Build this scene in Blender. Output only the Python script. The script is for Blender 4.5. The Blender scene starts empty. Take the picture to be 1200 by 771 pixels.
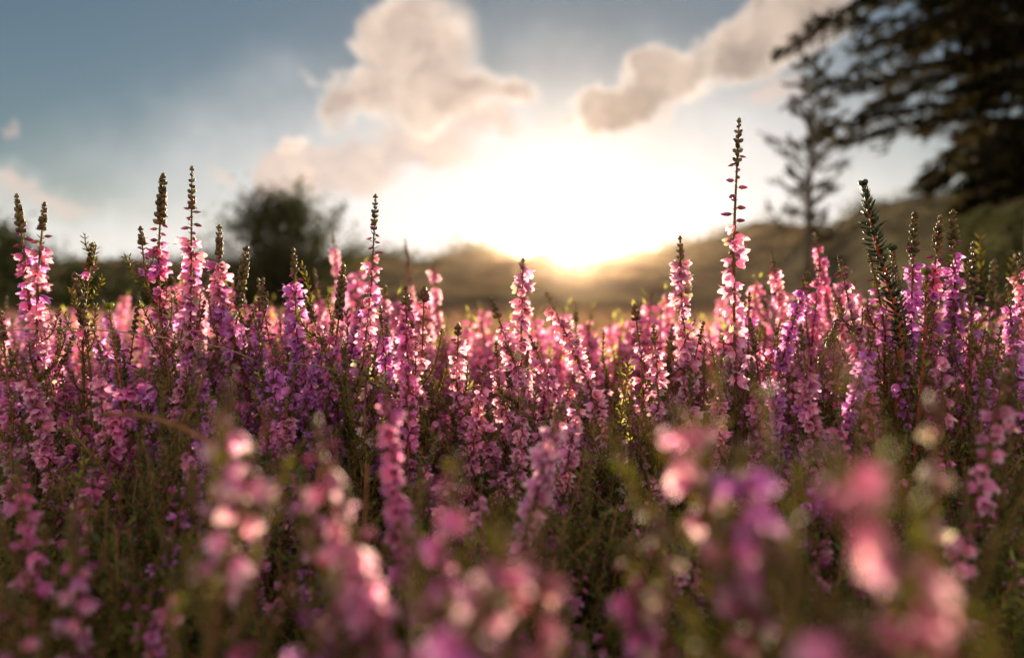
import bpy, math, random
import numpy as np
from mathutils import Vector, Matrix

SC = bpy.context.scene
COL = SC.collection
R = math.radians
random.seed(7)
rng = np.random.default_rng(11)

# ------------------------------------------------------------------ camera
CAMZ = 0.36
PITCH = math.atan(35.5 / 800)
cam_d = bpy.data.cameras.new('camera')
cam_d.lens = 24; cam_d.sensor_width = 36; cam_d.clip_start = 0.005; cam_d.clip_end = 3000
cam_d.dof.use_dof = True
cam_d.dof.focus_distance = 0.31
cam_d.dof.aperture_fstop = 5.6
cam = bpy.data.objects.new('camera', cam_d); COL.objects.link(cam)
cam.location = (0, 0, CAMZ); cam.rotation_euler = (math.pi / 2 - PITCH, 0, 0)
SC.camera = cam
FW = np.array([0, math.cos(PITCH), -math.sin(PITCH)])
UP = np.array([0, math.sin(PITCH), math.cos(PITCH)])
RT = np.array([1.0, 0, 0])
CP = np.array([0, 0, CAMZ])


def ray(px, py):
    return FW + RT * ((px - 600) / 800) + UP * ((385.5 - py) / 800)


def P(px, py, d):
    """the world point seen at photo pixel (px, py), d metres in front of the lens"""
    return CP + ray(px, py) * d


def to_px(p):
    q = np.asarray(p) - CP
    d = q @ FW
    return 600 + 800 * (q @ RT) / d, 385.5 - 800 * (q @ UP) / d, d


# ------------------------------------------------------------------ mesh helpers (all numpy, triangles)
class MB:
    def __init__(s):
        s.V = []; s.F = []; s.M = []; s.n = 0

    def add(s, V, F, m=0):
        V = np.asarray(V, float); F = np.asarray(F, int)
        s.V.append(V); s.F.append(F + s.n)
        s.M.append(np.full(len(F), m) if np.isscalar(m) else np.asarray(m))
        s.n += len(V)

    def inst(s, proto, Ms):
        """many placed copies of a prototype (V, F, m)"""
        V, F, m = proto
        if len(Ms) == 0: return
        Ms = np.asarray(Ms, float)
        W = np.einsum('nij,vj->nvi', Ms[:, :3, :3], V) + Ms[:, None, :3, 3]
        k = len(Ms); nv = len(V)
        FF = (F[None] + (np.arange(k) * nv)[:, None, None]).reshape(-1, 3)
        mm = np.tile(np.full(len(F), m) if np.isscalar(m) else m, k)
        s.V.append(W.reshape(-1, 3)); s.F.append(FF + s.n); s.M.append(mm)
        s.n += k * nv

    def mesh(s, name, mats, smooth=True):
        V = np.concatenate(s.V) if s.V else np.zeros((0, 3))
        F = np.concatenate(s.F) if s.F else np.zeros((0, 3), int)
        M = np.concatenate(s.M) if s.M else np.zeros(0, int)
        me = bpy.data.meshes.new(name)
        me.vertices.add(len(V)); me.vertices.foreach_set('co', V.astype(np.float32).ravel())
        me.loops.add(len(F) * 3); me.loops.foreach_set('vertex_index', F.astype(np.int32).ravel())
        me.polygons.add(len(F))
        me.polygons.foreach_set('loop_start', (np.arange(len(F)) * 3).astype(np.int32))
        try: me.polygons.foreach_set('loop_total', np.full(len(F), 3, np.int32))
        except Exception: pass
        for x in mats: me.materials.append(x)
        me.polygons.foreach_set('material_index', M.astype(np.int32))
        me.polygons.foreach_set('use_smooth', np.full(len(F), smooth))
        me.update(calc_edges=True)
        return me


def link(name, me, parent=None, loc=None):
    o = bpy.data.objects.new(name, me); COL.objects.link(o)
    if parent is not None: o.parent = parent
    if loc is not None: o.location = loc
    return o


def tag(o, label=None, cat=None, group=None, kind=None):
    if label: o['label'] = label
    if cat: o['category'] = cat
    if group: o['group'] = group
    if kind: o['kind'] = kind
    return o


def frame(D, tw=0.0):
    """3x3 whose z column is D"""
    D = D / np.linalg.norm(D)
    a = np.array([0, 0, 1.0]) if abs(D[2]) < .9 else np.array([1.0, 0, 0])
    X = np.cross(a, D); X /= np.linalg.norm(X); Y = np.cross(D, X)
    c, s_ = math.cos(tw), math.sin(tw)
    return np.stack([X * c + Y * s_, -X * s_ + Y * c, D], 1)


def mat4(pos, D, sc=1.0, tw=0.0, flat=None):
    M = np.eye(4)
    Rm = frame(np.asarray(D, float), tw)
    S = np.array([sc, sc, sc]) if np.isscalar(sc) else np.asarray(sc)
    M[:3, :3] = Rm * S[None, :]
    M[:3, 3] = pos
    return M


def grid_faces(a, b, wrap=True):
    """triangles of an a x b ring grid"""
    F = []
    for i in range(a - 1):
        for j in range(b if wrap else b - 1):
            k = (j + 1) % b
            p, q, r_, t = i * b + j, i * b + k, (i + 1) * b + k, (i + 1) * b + j
            F += [(p, q, r_), (p, r_, t)]
    return F


def lathe(rings, n):
    V = []
    for z, r in rings:
        for j in range(n):
            a = 2 * math.pi * j / n
            V.append((r * math.cos(a), r * math.sin(a), z))
    return np.array(V), np.array(grid_faces(len(rings), n))


def tube(pts, rad, n=6):
    pts = np.asarray(pts, float); V = []
    k = len(pts)
    T = np.gradient(pts, axis=0); T /= np.linalg.norm(T, axis=1)[:, None] + 1e-12
    X = np.cross(T[0], [0.3, 0.9, 0.1]); X /= np.linalg.norm(X)
    for i in range(k):
        X = X - T[i] * (X @ T[i]); X /= np.linalg.norm(X)
        Y = np.cross(T[i], X)
        r = rad[i] if hasattr(rad, '__len__') else rad
        for j in range(n):
            a = 2 * math.pi * j / n
            V.append(pts[i] + r * (X * math.cos(a) + Y * math.sin(a)))
    F = grid_faces(k, n)
    V.append(pts[0]); V.append(pts[-1]); c0, c1 = k * n, k * n + 1
    for j in range(n):
        F.append((c0, (j + 1) % n, j)); F.append((c1, (k - 1) * n + j, (k - 1) * n + (j + 1) % n))
    return np.array(V), np.array(F)


class Curve:
    def __init__(s, pts, n=60):
        p = np.asarray(pts, float)
        q = np.vstack([2 * p[0] - p[1], p, 2 * p[-1] - p[-2]])
        out = []
        m = max(2, n // (len(p) - 1))
        for i in range(len(p) - 1):
            a, b, c, d = q[i], q[i + 1], q[i + 2], q[i + 3]
            for t in np.linspace(0, 1, m, endpoint=(i == len(p) - 2)):
                out.append(.5 * ((2 * b) + (-a + c) * t + (2 * a - 5 * b + 4 * c - d) * t * t + (-a + 3 * b - 3 * c + d) * t ** 3))
        s.p = np.array(out)
        s.s = np.concatenate([[0], np.cumsum(np.linalg.norm(np.diff(s.p, axis=0), axis=1))])
        s.L = s.s[-1]

    def pos(s, t):
        return np.array([np.interp(t, s.s, s.p[:, i]) for i in range(3)])

    def tan(s, t):
        e = s.L * .01
        v = s.pos(min(t + e, s.L)) - s.pos(max(t - e, 0))
        return v / (np.linalg.norm(v) + 1e-12)


# ------------------------------------------------------------------ materials
def newmat(name):
    m = bpy.data.materials.new(name); m.use_nodes = True
    nt = m.node_tree; nt.nodes.clear()
    out = nt.nodes.new('ShaderNodeOutputMaterial')
    return m, nt, out


def N(nt, typ, **kw):
    n = nt.nodes.new(typ)
    for k, v in kw.items(): setattr(n, k, v)
    return n


def leafy(name, col, trans, mixf=.45, hue=.03, val=.35, rough=.55, use_obj=False, spec=.3):
    """thin plant tissue: reflects on one side, lets light through to the other"""
    m, nt, out = newmat(name); L = nt.links.new
    geo = N(nt, 'ShaderNodeNewGeometry'); oi = N(nt, 'ShaderNodeObjectInfo')
    add = N(nt, 'ShaderNodeMath', operation='ADD'); L(geo.outputs['Random Per Island'], add.inputs[0]); L(oi.outputs['Random'], add.inputs[1])
    fr = N(nt, 'ShaderNodeMath', operation='FRACT'); L(add.outputs[0], fr.inputs[0])
    mul = N(nt, 'ShaderNodeMath', operation='MULTIPLY'); L(fr.outputs[0], mul.inputs[0]); mul.inputs[1].default_value = 7.31
    fr2 = N(nt, 'ShaderNodeMath', operation='FRACT'); L(mul.outputs[0], fr2.inputs[0])
    mh = N(nt, 'ShaderNodeMapRange'); L(fr.outputs[0], mh.inputs[0]); mh.inputs[3].default_value = .5 - hue; mh.inputs[4].default_value = .5 + hue
    mv = N(nt, 'ShaderNodeMapRange'); L(fr2.outputs[0], mv.inputs[0]); mv.inputs[3].default_value = 1 - val; mv.inputs[4].default_value = 1 + val
    tc = N(nt, 'ShaderNodeTexCoord'); no = N(nt, 'ShaderNodeTexNoise'); no.inputs['Scale'].default_value = 900; no.inputs['Detail'].default_value = 2
    L(tc.outputs['Object'], no.inputs['Vector'])
    mn = N(nt, 'ShaderNodeMapRange'); L(no.outputs[0], mn.inputs[0]); mn.inputs[3].default_value = .75; mn.inputs[4].default_value = 1.2
    mm = N(nt, 'ShaderNodeMath', operation='MULTIPLY'); L(mv.outputs[0], mm.inputs[0]); L(mn.outputs[0], mm.inputs[1])

    def shade(c):
        hs = N(nt, 'ShaderNodeHueSaturation')
        if use_obj:
            mx = N(nt, 'ShaderNodeMix', data_type='RGBA', blend_type='MULTIPLY'); mx.inputs[0].default_value = 1
            mx.inputs[6].default_value = (*c, 1); L(oi.outputs['Color'], mx.inputs[7]); L(mx.outputs[2], hs.inputs['Color'])
        else:
            hs.inputs['Color'].default_value = (*c, 1)
        L(mh.outputs[0], hs.inputs['Hue']); L(mm.outputs[0], hs.inputs['Value'])
        return hs
    a, b = shade(col), shade(trans)
    pr = N(nt, 'ShaderNodeBsdfPrincipled'); pr.inputs['Roughness'].default_value = rough
    pr.inputs['Specular IOR Level'].default_value = spec
    L(a.outputs[0], pr.inputs['Base Color'])
    tr = N(nt, 'ShaderNodeBsdfTranslucent'); L(b.outputs[0], tr.inputs['Color'])
    ms = N(nt, 'ShaderNodeMixShader'); ms.inputs[0].default_value = mixf
    L(pr.outputs[0], ms.inputs[1]); L(tr.outputs[0], ms.inputs[2]); L(ms.outputs[0], out.inputs[0])
    return m


def solid(name, c1, c2, scale=8, rough=.9, bump=.3, detail=5, coord='Object', dist=.02):
    m, nt, out = newmat(name); L = nt.links.new
    tc = N(nt, 'ShaderNodeTexCoord')
    no = N(nt, 'ShaderNodeTexNoise'); no.inputs['Scale'].default_value = scale; no.inputs['Detail'].default_value = detail
    L(tc.outputs[coord], no.inputs['Vector'])
    cr = N(nt, 'ShaderNodeValToRGB'); cr.color_ramp.elements[0].position = .35; cr.color_ramp.elements[1].position = .65
    cr.color_ramp.elements[0].color = (*c1, 1); cr.color_ramp.elements[1].color = (*c2, 1)
    L(no.outputs[0], cr.inputs[0])
    pr = N(nt, 'ShaderNodeBsdfPrincipled'); pr.inputs['Roughness'].default_value = rough; pr.inputs['Specular IOR Level'].default_value = .2
    L(cr.outputs[0], pr.inputs['Base Color'])
    bp = N(nt, 'ShaderNodeBump'); bp.inputs['Strength'].default_value = bump; bp.inputs['Distance'].default_value = dist
    L(no.outputs[0], bp.inputs['Height']); L(bp.outputs[0], pr.inputs['Normal'])
    L(pr.outputs[0], out.inputs[0])
    return m


PETAL = leafy('petal', (.76, .27, .54), (.90, .36, .58), mixf=.62, hue=.03, val=.32, use_obj=True)
BUD = leafy('bud_skin', (.42, .09, .24), (.6, .12, .3), mixf=.35, hue=.03, val=.3, use_obj=True)
TIP = leafy('tip_bud_skin', (.15, .12, .055), (.34, .25, .10), mixf=.35, hue=.03, val=.4)
PETAL_EDGE = leafy('petal_edge', (.86, .50, .72), (1.0, .62, .76), mixf=.62, hue=.03, val=.25, use_obj=True)
CALYX = leafy('calyx', (.14, .13, .035), (.35, .27, .06), mixf=.4)
PISTIL = leafy('pistil', (.45, .12, .2), (.5, .2, .2), mixf=.3)
LEAF = leafy('heather_leaf', (.075, .10, .028), (.52, .50, .10), mixf=.5, hue=.02, val=.45)
LEAFD = leafy('shoot_leaf', (.035, .065, .022), (.11, .15, .035), mixf=.3, hue=.015, val=.3, rough=.4, spec=.5)
STEM = solid('heather_stem', (.13, .045, .022), (.22, .10, .045), scale=300, bump=.2, dist=.0005)
REDSTEM = solid('red_stem', (.28, .06, .03), (.36, .10, .05), scale=300, bump=.2, dist=.0005)
DRY = leafy('dry_flower', (.17, .085, .05), (.28, .13, .07), mixf=.3)
STRAW = leafy('straw', (.38, .30, .17), (.5, .38, .2), mixf=.3)

# ------------------------------------------------------------------ prototype organs (unit length along +z)


def make_flower(r, lobes=5, openness=1.0):
    n = lobes * 2
    prof = [(0, .035), (.10, .035), (.13, .12), (.24, .24), (.42, .315), (.58, .325 * (0.9 + .1 * openness))]
    V, F = lathe(prof, n)
    V = V.tolist(); F = F.tolist()
    b = (len(prof) - 1) * n
    # each lobe: a mid point, then a pointed tip that curls outwards
    for l in range(lobes):
        j0 = (2 * l) % n
        jm, jp = (j0 - 1) % n, (j0 + 1) % n
        a = 2 * math.pi * j0 / n + r.normal(0, .06)
        rl = (.35 + .08 * openness) * r.uniform(.85, 1.15); zl = r.uniform(.78, .90)
        a1 = a - .30; a2 = a + .30
        rm = .36 + .05 * openness
        i1 = len(V); V.append((rm * math.cos(a1), rm * math.sin(a1), .76))
        i2 = len(V); V.append((rm * math.cos(a2), rm * math.sin(a2), .76))
        i0 = len(V); V.append(((rm - .04) * math.cos(a), (rm - .04) * math.sin(a), .77))
        it = len(V); V.append((rl * math.cos(a), rl * math.sin(a), zl))
        F += [(b + jm, b + j0, i1), (b + j0, i0, i1), (b + j0, b + jp, i2), (b + j0, i2, i0), (i1, i0, it), (i0, i2, it)]
    nf = len(F); n_lobe = lobes * 6
    V = np.array(V); V[:, :2] *= 1 + .12 * r.normal(0, 1, (1, 2)); V += r.normal(0, .008, V.shape)
    m = np.zeros(len(F), int)
    # the first two rings are the flower stalk and the calyx
    m[:2 * n] = 1; m[nf - n_lobe:] = 3
    mb = MB(); mb.add(V, F, m)
    # sepals hugging the bell
    for k in range(4):
        a = k * math.pi / 2 + .3
        c, s_ = math.cos(a), math.sin(a); t = np.array([-s_, c, 0]) * .07
        p0 = np.array([.09 * c, .09 * s_, .10]); p1 = np.array([.235 * c, .235 * s_, .27]); p2 = np.array([.30 * c, .30 * s_, .43])
        mb.add([p0 - t * .5, p0 + t * .5, p1 - t, p1 + t, p2], [(0, 1, 2), (1, 3, 2), (2, 3, 4)], 1)
    v, f = tube([(0, 0, .3), (.01, .01, .8), (.03, .0, 1.12)], [.015, .013, .02], 4); mb.add(v, f, 2)
    return np.concatenate(mb.V), np.concatenate(mb.F), np.concatenate(mb.M)


def make_bud(r, fat=.17):
    prof = [(0, .03), (.18, .03), (.22, .09), (.40, fat), (.62, fat * .95), (.85, fat * .5), (1.0, .01)]
    V, F = lathe(prof, 7)
    V[:, 0] += .10 * V[:, 2] ** 2
    m = np.zeros(len(F), int); m[:2 * 7 * 3] = 1
    return V, F, m


def make_tipbud():
    prof = [(0, .05), (.15, .22), (.45, .36), (.75, .30), (1.0, .02)]
    V, F = lathe(prof, 6)
    return V, F, 0


def make_leaf(w=.13, t=.06, curl=.12):
    V = np.array([(0, 0, 0), (w, curl * .3, .35), (0, t + curl * .3, .38), (-w, curl * .3, .35), (0, -t + curl * .3, .38), (0, curl, 1.0),
                  (w * .8, curl * .6, .7), (-w * .8, curl * .6, .7)])
    F = np.array([(0, 1, 2), (0, 2, 3), (0, 3, 4), (0, 4, 1), (1, 6, 2), (2, 6, 5), (2, 5, 7), (2, 7, 3), (3, 7, 4), (4, 7, 5), (4, 5, 6), (4, 6, 1)])
    return V, F, 0


def make_leaf_lo(w=.16, curl=.1):
    V = np.array([(0, 0, 0), (w, curl * .3, .45), (-w, curl * .3, .45), (0, curl, 1.0), (0, -w * .6, .45)])
    F = np.array([(0, 1, 4), (0, 4, 2), (1, 3, 4), (4, 3, 2)])
    return V, F, 0


_r = np.random.default_rng(3)
FLOWERS = [make_flower(_r, 5 if i % 3 else 4, openness=[1, .6, 1.3, .9, 1.15, .3][i]) for i in range(6)]
BUDS = [make_bud(_r, .15), make_bud(_r, .19)]
TIPB = make_tipbud()
LEAFP = make_leaf()
LEAFLO = make_leaf_lo()


def mesh_of(proto, name, mats):
    mb = MB(); mb.add(*proto); return mb.mesh(name, mats)


FL_ME = [mesh_of(p, 'flower', [PETAL, CALYX, PISTIL, PETAL_EDGE]) for p in FLOWERS]
BD_ME = [mesh_of(p, 'bud', [BUD, CALYX]) for p in BUDS]


def perp(T, ang):
    X = np.cross(T, [0.0, 1.0, 0.0]); X /= np.linalg.norm(X); Y = np.cross(T, X)
    return X * math.cos(ang) + Y * math.sin(ang)


def grow(curve, sp, r):
    """works out where every organ sits along a stem; s runs from the tip downwards"""
    out = dict(stem=MB(), foliage=MB(), tip=MB(), fl=[], bd=[])
    L = curve.L
    tl, f0, f1 = sp['tip'], sp['f0'], sp['f1']
    stemr = sp.get('r', .00055)
    ss = np.linspace(0, L, 46)
    pts = [curve.pos(s) for s in ss]
    rad = [stemr * (.55 + .45 * min(1, s / .05)) * (1 + .9 * max(0, s - .1) / .25) for s in ss]
    v, f = tube(pts, rad, 6); out['stem'].add(v, f, 0)
    D0 = -1.0
    # tight buds at the very tip
    Ms = []; s = 0.0; k = 0
    step = sp.get('tstep', .0013)
    while s < tl and tl > 0:
        T = -curve.tan(s)
        sz = sp.get('tsz', .0021) * (.65 + .5 * min(1, s / .008)) * r.uniform(.85, 1.15)
        for q in range(2 if k % 4 else 3):
            a = k * 1.57 * .97 + q * math.pi + r.normal(0, .2)
            O = perp(T, a)
            Ms.append(mat4(curve.pos(s) + O * .0002, O * .8 + T * r.uniform(.5, .9), sz, r.uniform(0, 6)))
        s += step * r.uniform(.85, 1.25); k += 1
    Ms.append(mat4(curve.pos(0), -curve.tan(0), sp.get('tsz', .0021)))
    if tl > 0: out['tip'].inst(TIPB, Ms)
    # drooping closed buds
    s = max(tl * .75, 0); k = r.integers(0, 9)
    side = r.uniform(0, 6.28)
    while s < f0:
        T = -curve.tan(s)
        a = k * 2.4 + side
        O = perp(T, a)
        D = O * 1.0 + T * r.uniform(-.45, .15)
        t = (s - tl * .75) / max(f0 - tl * .75, 1e-6)
        out['bd'].append((curve.pos(s) + O * .0003, D, sp['fs'] * (.55 + .35 * t) * r.uniform(.85, 1.1), r.uniform(0, 6.28)))
        s += sp.get('bstep', .0019) * r.uniform(.7, 1.3); k += 1
    # open bells
    s = f0; bias = sp.get('bias', r.uniform(0, 6.28))
    while s < f1:
        T = -curve.tan(s)
        a = k * 2.4 + side + r.normal(0, .25)
        O = perp(T, a)
        D = O * r.uniform(.7, 1.1) + T * r.uniform(-1.1, .15)
        if r.random() > .12 + .16 * math.sin(s * 420 + side): out['fl'].append((curve.pos(s) + O * .0003, D, sp['fs'] * r.uniform(.72, 1.22), r.uniform(0, 6.28)))
        if r.random() < .28: out['bd'].append((curve.pos(s), perp(T, a + 1.5) + T * r.uniform(-.4, .3), sp['fs'] * r.uniform(.5, .7), r.uniform(0, 6)))
        s += sp['fstep'] * r.uniform(.75, 1.3); k += 1
    # small leaves along the stem, longer side shoots below the flowers
    Ms = []
    s = tl * .6; k = 0
    while s < min(L, sp.get('leaf_to', .16)):
        T = -curve.tan(s)
        for q in range(2):
            O = perp(T, k * 1.4 + q * math.pi + r.normal(0, .3))
            Ms.append(mat4(curve.pos(s), O * .8 + T * r.uniform(.3, 1.1), sp.get('ls', .0026) * r.uniform(.7, 1.3), r.uniform(0, 6)))
        s += sp.get('lstep', .0024) * r.uniform(.7, 1.3); k += 1
    s = f1 - .008 if f1 > f0 else f1
    k = r.integers(0, 9)
    shootV = []
    while s < min(L - .02, sp.get('shoot_to', .16)):
        T = -curve.tan(s); O = perp(T, k * 2.4)
        Ls = r.uniform(.008, .026) * sp.get('shoot', 1)
        p0 = curve.pos(s); p1 = p0 + O * Ls * .35 + T * Ls * .4; p2 = p0 + O * Ls * .5 + T * Ls
        c = Curve([p0, p1, p2], 8)
        v, f = tube(c.p, [.0003] * (len(c.p)), 4); out['stem'].add(v, f, 0)
        u = 0.0
        while u < c.L:
            Tt = c.tan(u)
            for q in range(2):
                OO = perp(Tt, u * 1400 + q * math.pi)
                Ms.append(mat4(c.pos(u), OO * .75 + Tt * .8, sp.get('ls', .0026) * r.uniform(.75, 1.15), r.uniform(0, 6)))
            u += .0012
        s += r.uniform(.0035, .008) / sp.get('shoots', 1); k += 1
    out['foliage'].inst(LEAFP, Ms)
    return out


TINT = {  # object colours that the petals take; pale pink also paints in sun glow
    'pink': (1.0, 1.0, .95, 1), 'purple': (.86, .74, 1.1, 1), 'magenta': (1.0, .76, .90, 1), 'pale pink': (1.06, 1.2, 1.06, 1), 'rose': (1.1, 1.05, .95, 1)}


def value_noise(x, y, seed, sc):
    x = x / sc; y = y / sc
    xi = np.floor(x).astype(int); yi = np.floor(y).astype(int); xf = x - xi; yf = y - yi
    def h(a, b):
        v = np.sin(a * 127.1 + b * 311.7 + seed * 74.7) * 43758.5453
        return v - np.floor(v)
    u = xf * xf * (3 - 2 * xf); v = yf * yf * (3 - 2 * yf)
    return (h(xi, yi) * (1 - u) + h(xi + 1, yi) * u) * (1 - v) + (h(xi, yi + 1) * (1 - u) + h(xi + 1, yi + 1) * u) * v


def ground_z(x, y):
    """the heath falls away gently in front of the camera, then rises towards the hills"""
    y = np.asarray(y, float)
    z = -0.02 * np.clip(y, 0, 14)
    z = z + 0.010 * np.clip(y - 35, 0, 400)
    return z


# ------------------------------------------------------------------ the in-focus heather, each one built for itself
HEROES = []  # (px, py, short name)


def hero(label, short, tipx, tipy, botx, boty, d, tip, f0, f1, fstep=.0016, fs=.0062, tint='pink', kind='heather_spike', group='heather spikes standing in the focus of the lens', mid=None, seed=None, d2=None, **kw):
    r = np.random.default_rng(seed if seed is not None else int(tipx * 7 + tipy))
    k = d / 800
    t = P(tipx, tipy, d); b = P(botx, boty, d2 or d + r.uniform(-.01, .02))
    m = (t + b) / 2 + np.array([r.normal(0, .0015), 0, 0])
    if mid: m = P(mid[0], mid[1], d)
    dirn = b - t; dirn /= np.linalg.norm(dirn)
    g = b + dirn * .05 + np.array([0, 0, -.05])
    gx, gy = g[0] + (g[0] - b[0]) * .5, g[1] + .01
    g2 = np.array([gx, gy, float(ground_z(gx, gy))])
    base = g2.copy()
    c = Curve([t, m, b, g, g2], 90)
    c.p = c.p - base
    fs *= .86; fstep *= 1.05
    sp = dict(tip=tip * k, f0=f0 * k, f1=f1 * k, fstep=fstep, fs=fs); sp.update(kw)
    sp['leaf_to'] = max(sp.get('leaf_to', 0), f1 * k + .09); sp['shoot_to'] = sp['leaf_to']
    o = grow(c, sp, r)
    root = link(kind, None, loc=base)
    tag(root, label, 'heather', group)
    stem_m = sp.get('stem_mat', STEM); leaf_m = sp.get('leaf_mat', LEAF)
    link('stem', o['stem'].mesh('stem', [stem_m]), root)
    link('foliage', o['foliage'].mesh('foliage', [leaf_m]), root)
    if tip > 0 and o['tip'].n: link('tip', o['tip'].mesh('tip', [sp.get('tip_mat', TIP)]), root)
    for nm, lst, mes in (('flower', o['fl'], FL_ME), ('bud', o['bd'], BD_ME)):
        for p, D, s, tw in lst[:100]:
            x = link(nm, mes[r.integers(0, len(mes))], root)
            x.matrix_local = Matrix(mat4(p, D, s, tw).tolist())
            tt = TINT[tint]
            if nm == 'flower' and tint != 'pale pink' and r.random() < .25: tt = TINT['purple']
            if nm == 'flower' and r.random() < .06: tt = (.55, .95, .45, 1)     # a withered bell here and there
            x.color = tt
    HEROES.append((tipx, (tipy + boty) / 2, short))
    return root


H = hero
H('heather spike with dark knobbly tip, left one of the close pair beside the edge', 'the dark-tipped pair at the edge', 20, 232, 46, 470, .29, 45, 62, 200, .0015, tint='magenta', mid=(32, 330))
H('heather spike with long sideways buds, right one of the close dark-tipped pair', 'the dark-tipped pair at the edge', 52, 242, 44, 475, .285, 30, 50, 190, .0014, fs=.0066, tint='pink', mid=(44, 340))
H('thin green heather shoot still in bud between the two tall pairs of spikes', 'the thin green budding shoot', 108, 289, 98, 480, .30, 26, 30, 31, tint='magenta', shoot=.5, lstep=.0016, tip_mat=CALYX)
H('short stubby green bud spike beside the thin green budding shoot', 'the thin green budding shoot', 88, 325, 110, 500, .30, 60, 61, 62, tint='magenta', shoot=.6, tsz=.0026)
H('tall heather spike with a thick dark bud tip, left one of the tall twin spikes', 'the tall twin spikes', 191, 209, 196, 470, .305, 55, 75, 215, .0013, fs=.0066, tint='magenta', mid=(186, 320), tsz=.0026)
H('tall heather spike with a slender beaded dark tip, right one of the tall twin spikes', 'the tall twin spikes', 225, 200, 222, 470, .295, 48, 82, 230, .00145, fs=.0068, tint='pink', mid=(224, 320), tsz=.0022, tstep=.0022)
H('small side sprig with drooping purple buds leaning against the tall twin spikes', 'the tall twin spikes', 165, 270, 192, 400, .30, 20, 45, 70, .0022, fs=.0052, tint='magenta')
H('pink heather spike with a straight olive bud tip just right of the tall twin spikes', 'the olive-tipped spike', 257, 268, 250, 480, .30, 38, 42, 180, .0013, fs=.0066, tint='pink', mid=(256, 360))
H('beige budding heather tip leaning right, with few open bells below', 'the beige leaning tip', 289, 294, 268, 480, .29, 70, 74, 150, .002, tint='purple', tsz=.0025)
H('heather spike with a short beige tip over densely packed lilac pink bells', 'the lilac spike', 344, 295, 348, 500, .315, 30, 36, 190, .0012, fs=.0064, tint='purple')
H('dark green bud spike leaning right over sparse mauve bells', 'the dark green bud spike', 402, 315, 378, 520, .30, 62, 80, 200, .0018, fs=.0062, tint='magenta', mid=(394, 400), tsz=.0025)
H('tall heather spike with fine dark beaded tip standing just right of the dark tree', 'the spike by the dark tree', 440, 232, 418, 500, .30, 42, 64, 235, .00135, fs=.0056, tint='pink', mid=(434, 350), tsz=.0019, tstep=.0017)
H('dark budding heather stem slightly bent with bells only on its lower half', 'the bent budding stem', 478, 350, 486, 520, .30, 40, 44, 130, .0018, tint='pale pink')
H('heather stem with a brown dried head on top and pale bells further down', 'the brown dried head', 497, 344, 492, 520, .31, 10, 40, 130, .0022, tint='pale pink', tip_mat=DRY, tsz=.0036)
H('stubby brown headed heather stem beside glowing pink bells', 'the stubby brown head', 537, 386, 548, 540, .30, 8, 14, 110, .0013, tint='pale pink', tip_mat=DRY, tsz=.003)
H('sunlit heather spike full of open pale pink bells right in the glow of the sun', 'the spike in the sun glow', 613, 306, 612, 520, .33, 6, 10, 190, .0015, fs=.0074, tint='pale pink')
H('densely flowering spike leaning steeply left, its stem running down to the right of the glow', 'the steeply leaning spike', 641, 346, 705, 500, .32, 12, 14, 190, .0011, fs=.0064, tint='pale pink', mid=(672, 410))
H('second steeply leaning heather spike, left of the glow, full of small pink bells', 'the sunlit leaning spike', 577, 352, 640, 540, .31, 22, 26, 190, .0012, fs=.006, tint='pale pink', mid=(604, 430))
H('slim brown seed head on a bare stem above the pink bells right of the glow', 'the slim brown seed head', 744, 362, 752, 520, .31, 14, 40, 120, .002, tint='pale pink', tip_mat=DRY, tsz=.0028)
H('short pointed green bud tip over pale pink bells beside the slim brown seed head', 'the green bud tip', 766, 384, 772, 530, .30, 22, 26, 130, .0014, tint='pale pink')
H('upright spike with small brown tip and wide open bells, left of the tallest spike', 'the spike beside the tallest', 797, 281, 812, 500, .31, 22, 24, 180, .00125, fs=.007, tint='pale pink', mid=(800, 370))
H('the tallest heather spike, with beaded tip, row of closed buds and open bells', 'the tallest spike', 866, 144, 862, 500, .30, 52, 122, 325, .0024, fs=.0078, tint='pale pink', mid=(860, 300), bstep=.0026, tsz=.0024, tstep=.0021, r=.0006, lstep=.006)
H('olive tipped spike of the mauve clump, the one nearest the thick green shoot', 'the mauve clump', 1072, 253, 1064, 470, .30, 48, 56, 190, .0012, fs=.0064, tint='purple', tsz=.0024)
H('heather spike with a forked olive tip in the middle of the mauve flowering clump', 'the mauve clump', 1102, 257, 1094, 480, .31, 40, 50, 200, .0012, fs=.0066, tint='magenta', tsz=.0024)
H('highest olive tipped heather spike of the mauve flowering clump', 'the mauve clump', 1117, 251, 1112, 480, .30, 42, 46, 200, .0012, fs=.0066, tint='purple', tsz=.0023)
H('heather spike with knobbly brown tip and few purple bells beside the mauve clump', 'the knobbly brown tip', 1142, 288, 1136, 480, .30, 55, 60, 110, .003, tint='purple', tsz=.0026)
H('heather sprig with small lilac side buds pressed against the thick green shoot', 'the thick green shoot', 1020, 300, 1036, 470, .305, 8, 40, 120, .0022, fs=.0052, tint='purple')


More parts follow.
